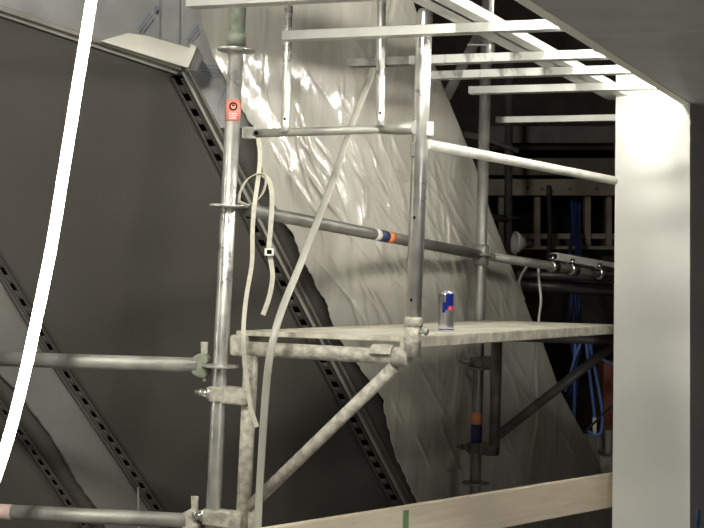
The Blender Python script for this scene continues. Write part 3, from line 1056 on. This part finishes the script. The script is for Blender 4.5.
mb = MB(); mb.ribbon(strap_path([(262, 174, 4.39), (269, 181, 4.39), (272, 195, 4.37), (271.5, 215, 4.37), (270, 235, 4.37), (269, 250, 4.37), (271.5, 265, 4.37), (272.5, 278, 4.37), (269.5, 296, 4.37), (263, 315, 4.37)]), .0075, .0011, SX)
obj('short_tail', mb, M['webbing'], ST)
c = P(269.3, 252, 4.355)
mb = MB()
for q in (-1, 1):
    mb.box(c + V((q * .011, 0, 0)), (1, 0, 0), (0, 1, 0), UP, .0035, .004, .011)
    mb.box(c + V((0, 0, q * .009)), (1, 0, 0), (0, 1, 0), UP, .012, .004, .0025)
o = obj('buckle', mb, M['white'], ST, .001); o['label'] = 'small square buckle'
mb = MB(); mb.box(c + V((0, .003, 0)), (1, 0, 0), (0, 1, 0), UP, .008, .002, .007); obj('slot', mb, M['black'], o)

bp_ = strap_path([(400, -40, 5.12), (390, 20, 5.05), (374, 68, 4.85), (352, 125, 4.68), (333, 180, 4.55), (311, 238, 4.44), (296, 275, 4.37), (284, 304, 4.30), (275, 332, 4.25), (269, 362, 4.24), (265.5, 395, 4.27), (262.5, 440, 4.31), (259.5, 490, 4.345), (258, 530, 4.355), (257, 600, 4.36)])
mb = MB()
rr = []
for i, p in enumerate(bp_):
    t = (bp_[min(i + 1, len(bp_) - 1)] - bp_[max(i - 1, 0)]).normalized()
    s = (V((1, 0, 0)) - t * t.x).normalized(); nn = t.cross(s)
    rr.append([p + s * .0118 * math.cos(a) + nn * .005 * math.sin(a) for a in [2 * math.pi * k / 16 for k in range(16)]])
mb.loft(rr)
tag(obj('flexible_batten', mb, M['batten']), 'long pale bendy plastic strip hanging across the rails and deck end', 'plastic strip')

# ------------------------------------------------------------------ timber board across the bottom
z_t = EYE - .785
w0, w1, wm = PZ(200, 4.10, z_t), PZ(629, 5.715, z_t), PZ(395, 4.775, z_t)
wd = (w1 - w0).normalized(); wn = wd.cross(UP).normalized()
# the two boards butt at the green painted end
wm = w0 + wd * (wm - w0).dot(wd)
HB = .135


def plank(a, b_):
    m_ = MB(); m_.prism([a, b_, b_ - wn * .03, a - wn * .03], -UP * HB); return m_


TB1 = thing('timber_board', (w0 + wm) / 2 - UP * HB, 'pale timber edge board left of the green painted butt joint', 'board', None)
obj('plank', plank(w0, wm - wd * .001), M['timber'], TB1, .002)
TB2 = thing('timber_board', (w1 + wm) / 2 - UP * HB, 'pale timber edge board running from the green joint to the pillar', 'board', None)
obj('plank', plank(wm + wd * .001, w1), M['timber'], TB2, .002)
mb = MB(); mb.prism([wm - wd * .012 + wn * .0015 - UP * .012, wm + wd * .016 + wn * .0015 - UP * .012, wm + wd * .015 - wn * .031 + UP * .001 - UP * .012, wm - wd * .012 - wn * .031 - UP * .012], -UP * (HB - .02))
o = obj('painted_end', mb, M['greenpaint'], TB2); o['label'] = 'green painted end grain'
# ------------------------------------------------------------------ the dark attic behind, right
bw = thing('timber_partition', P(555, 300, 9.2), 'dim timber stud partition with top plate and sill far behind the deck', 'partition')
BX = lambda x, y, d=9.2: P(x, y, d)


def fbox(x0, y0, x1, y1, d, th):
    m_ = MB()
    m_.prism([P(x0, y0, d), P(x1, y0, d), P(x1, y1, d), P(x0, y1, d)], V((0, th, 0)))
    return m_


obj('top_plate', fbox(485, 178, 660, 195.5, 9.15, .10), M['oldwood'], bw, .004)
for x0, x1 in ((499, 504), (534.5, 540.5), (585, 591), (606.5, 612), (640, 646)):
    obj('stud', fbox(x0, 195, x1, 246, 9.2, .09), M['oldwood'], bw, .003)
obj('sill', fbox(485, 233.5, 660, 239, 9.24, .12), M['oldwood'], bw, .003)
obj('lower_rail', fbox(485, 246, 660, 249.5, 9.12, .12), M['oldwood'], bw, .003)
obj('boarding', fbox(485, 239, 660, 330, 9.65, .03), M['brownwall'], bw)
obj('dark_pane', fbox(485, 150, 660, 236, 9.6, .01), M['black'], bw)
mb = MB()
for x, y in ((528, 188), (542, 188.5), (552, 191.5), (570, 188.5), (597, 189)):
    mb.tube(P(x, y, 9.15), P(x, y, 9.14), .008, 10)
obj('knot', mb, M['blackrubber'], bw)
tag(obj('cross_beam', fbox(480, 126, 660, 143, 9.0, .2), mat('dim_grey_beam', (.085, .083, .075), (.12, .117, .105), 8, .8, 0, .1, 30), None, .004), 'dim grey cross beam in the dark just under the lowest channel', 'beam')
tag(obj('cross_beam', fbox(480, 158, 660, 175, 9.05, .2), mat('dim_brown_beam', (.09, .08, .064), (.13, .118, .096), 8, .8, 0, .1, 30), None, .004), 'dim brown cross beam behind the pale guard rail', 'beam')
mb = MB(); mb.bar(P(482, 28, 8.6), P(446, 98, 8.6), .05, .06); tag(obj('roof_brace', mb, M['darksteel']), 'faint diagonal brace in the dark above the polythene top corner', 'brace')
mb = MB(); mb.bar(P(462, 134, 6.75), P(482, 138, 6.8), .03, .03); mb.bar(P(480, 138, 6.8), P(517, 151, 6.95), .03, .022)
tag(obj('steel_bar', mb, M['darksteel'], None, .003), 'short dim steel bar above the pale guard rail behind the post', 'bar')
mb = MB()
bx0 = P(600, 395, 8.5)
mb.box(V((bx0.x + .16, bx0.y, .70)), (1, 0, 0), (0, 1, 0), UP, .16, .11, .70)
tag(obj('brick_pier', mb, M['brick'], None, .004), 'red brown brick pier partly hidden behind the white pillar under the deck', 'brick pier')
# weathered boards at the foot
for i, (x0, x1, yt) in enumerate(((566, 583, 437), (583.5, 600, 434), (600.5, 618, 431))):
    a = P(x0, yt, 7.85); b_ = P(x1, yt - 1, 7.85)
    mb = MB(); mb.prism([a, b_, V((b_.x, b_.y, 0)), V((a.x, a.y, 0))], V((0, .025, 0)))
    tag(obj('weathered_board', mb, M['greywood'], None, .003), ('grey weathered upright board touching the polythene edge', 'grey weathered upright board between its two neighbours under the cables', 'grey weathered upright board nearest the pillar')[i], 'board', 'upright boards under the blue cables')
c = P(576.5, 436, 7.12)
mb = MB(); mb.lathe(c, (0, -1, 0), [(.014, 0), (.014, .004), (.010, .012), (.004, .016)], 20); tag(obj('round_stud', mb, M['chrome']), 'tiny shiny stud at the lower polythene edge', 'stud')

mb = MB(); mb.bar(P(138, 487, 5.15), P(138.5, 530, 5.15), .014, .006); tag(obj('metal_peg', mb, M['tube']), 'short upright metal peg behind the lower left tube at the dull grey band', 'peg')

# round reflector
c = P(515.5, 243, 7.2)
RF = thing('round_reflector', P(515.5, 254, 7.2), 'shiny round reflector lamp on the ledger tube beside the dim post', 'lamp')
ax = V((-.96, -.24, .05)).normalized()
mb = MB(); mb.lathe(c, ax, [(.012, -.05), (.030, -.045), (.052, -.015), (.060, 0), (.060, .006), (.053, .006), (.045, -.010), (.02, -.025)], 36); obj('bowl', mb, M['lampglass'], RF)
mb = MB(); mb.lathe(c - ax * .05, -ax, [(.018, 0), (.020, .01), (.020, .04), (.012, .05)], 20); obj('housing', mb, M['blackrubber'], RF)
mb = MB(); mb.tube(c - UP * .055, c - UP * .10, .008, 10); obj('stem', mb, M['darksteel'], RF)

# white trunking piece on the ledger
wa, wb = P(554, 256.5, 6.60), P(628, 269.5, 7.00)
WT = thing('cable_trunking', wa, 'white plastic trunking piece lying along the bright clamped tube', 'trunking')
mb = MB(); mb.bar(wa, wb, .05, .036); obj('duct', mb, M['white'], WT, .003)
mb = MB(); wdn = (wb - wa).normalized(); mb.bar(wa - wdn * .032, wa, .04, .022); o = obj('black_tip', mb, M['blackrubber'], WT, .003)
mb = MB(); q = P(600, 265, 6.80); mb.prism([q, q + V((.075, .03, -.012)), q + V((.08, .03, -.036)), q + V((.03, .01, -.020))], V((0, -.012, 0))); obj('dark_flap', mb, M['blackrubber'], WT)

# dark duct below it
mb = MB(); mb.tube(P(514, 284, 7.6), P(650, 292, 7.9), .036, 24); tag(obj('dark_pipe', mb, M['duct']), 'thick dark grey pipe passing below the bright clamped tube', 'pipe')
mb = MB(); mb.tube(P(516, 274, 7.5), P(650, 279, 7.7), .020, 18); tag(obj('dark_pipe', mb, M['duct']), 'thin dark pipe between the thick pipe and the clamped tube', 'pipe')

# white cable hanging
pts = smooth_path([P(538.5, 262, 6.5), P(539, 280, 6.48), P(541, 300, 6.48), P(539, 318, 6.5), P(538, 335, 6.5)], 6)
mb = MB(); mb.path(pts, .0062, 10); tag(obj('white_cable', mb, M['white']), 'thin white cable hanging from the ledger tube behind the deck', 'cable')
pts = smooth_path([P(524, 300, 6.55), P(519, 285, 6.56), P(521, 276, 6.55), P(527, 266, 6.52)], 6)
mb = MB(); mb.path(pts, .006, 10); tag(obj('white_cable', mb, M['batten']), 'short pale cable end curling by the polythene edge under the ledger', 'cable')
pts = smooth_path([P(549, 186, 9.13), P(549, 200, 9.1), P(550, 230, 9.0), P(548.5, 262, 8.9), P(549, 300, 8.9)], 6)
mb = MB(); mb.path(pts, .016, 10); tag(obj('black_cable', mb, M['blackrubber']), 'black cable hanging before the dim partition', 'cable')

# blue cables: a hanging bundle and two loops
blue = [
    ([(571, 192), (573, 225), (570, 255), (572, 290), (570, 330), (577, 380), (573, 425), (580, 432)], 8.3, .013, 'bluedark', 'dark blue cable on the can side of the hanging bundle'),
    ([(576, 192), (575, 225), (577, 255), (575, 290), (578, 330), (573, 370), (571, 400), (576, 430)], 8.26, .013, 'bluedark', 'middle dark blue cable of the hanging bundle before the partition'),
    ([(580, 192), (579, 225), (580, 255), (579, 300), (580, 345), (574, 375), (568, 400)], 8.22, .012, 'bluedark', 'dark blue cable on the pillar side of the hanging bundle'),
    ([(577, 330), (575, 350), (574.5, 385), (574, 428)], 7.7, .009, 'bluecable', 'bright blue cable hanging straight under the deck'),
    ([(586, 330), (587, 350), (591, 385), (594, 410), (595, 434)], 7.6, .009, 'bluecable', 'bright blue cable reaching the white tipped loop end'),
    ([(590, 330), (591, 350), (596, 375), (602, 410), (601, 432), (594, 435), (588, 431)], 7.55, .009, 'bluecable', 'bright blue cable looping round nearest the brick pier'),
    ([(583, 338), (576, 355), (569, 378), (565, 392)], 7.65, .008, 'bluecable', 'bright blue cable slanting to the polythene edge'),
    ([(594, 357), (602, 359), (612, 364), (625, 366)], 7.5, .007, 'bluecable', 'short blue cable running level behind the white pillar'),
]
for bi, (pts, d, r, mt, lab) in enumerate(blue):
    t = smooth_path([P(x, y, lerp(9.34, 9.0, min(1, max(0, (y - 192) / 40))) + .035 * bi if d > 8 and y < 240 else d) for x, y in pts], 8)
    o = MB(); o.path(t, r, 10)
    o = obj('blue_cable', o, M[mt]); tag(o, lab, 'cable', 'blue cables in the dark')
    if 'white tipped' in lab:
        e = MB(); e.path([t[-1] + (t[-2] - t[-1]).normalized() * .09, t[-1] - UP * .01], .0115, 10); obj('white_tip', e, M['white'], o)
pts = smooth_path([P(585, 432, 7.3), P(597, 420, 7.3), P(606, 411, 7.3), P(616, 404, 7.3)], 6)
mb = MB(); mb.path(pts, .006, 8); tag(obj('electric_cable', mb, M['blackrubber']), 'thin black cord crossing the blue cable loops', 'cord')

# ------------------------------------------------------------------ world and light
w = bpy.data.worlds.new('world'); SC.world = w; w.use_nodes = True
w.node_tree.nodes['Background'].inputs['Color'].default_value = (.9, .92, 1, 1)
w.node_tree.nodes['Background'].inputs['Strength'].default_value = .02


def area(name, loc, target, sx, sy, power, col):
    l = bpy.data.lights.new(name, 'AREA'); l.shape = 'RECTANGLE'; l.size = sx; l.size_y = sy; l.energy = power; l.color = col
    o = bpy.data.objects.new(name, l); COL.objects.link(o)
    o.location = loc
    o.rotation_euler = (V(target) - V(loc)).to_track_quat('-Z', 'Y').to_euler()
    return o


area('room_lamp', (-1.15, 1.0, 4.25), (.5, 4.8, 1.2), .5, .4, 125, (1, .96, .86))
area('soffit_fill', (1.9, 1.3, .4), (1.6, 3.3, 2.4), .6, .4, 15, (1, .97, .92))  # unseen fill, added to brighten the soffit underside and the pillar's side

vs = SC.view_settings
vs.view_transform = 'Standard'; vs.look = 'None'; vs.gamma = 1.0; vs.exposure = 0.0
vs.use_curve_mapping = False
SC.cycles.use_denoising = True
SC.cycles.max_bounces = 8
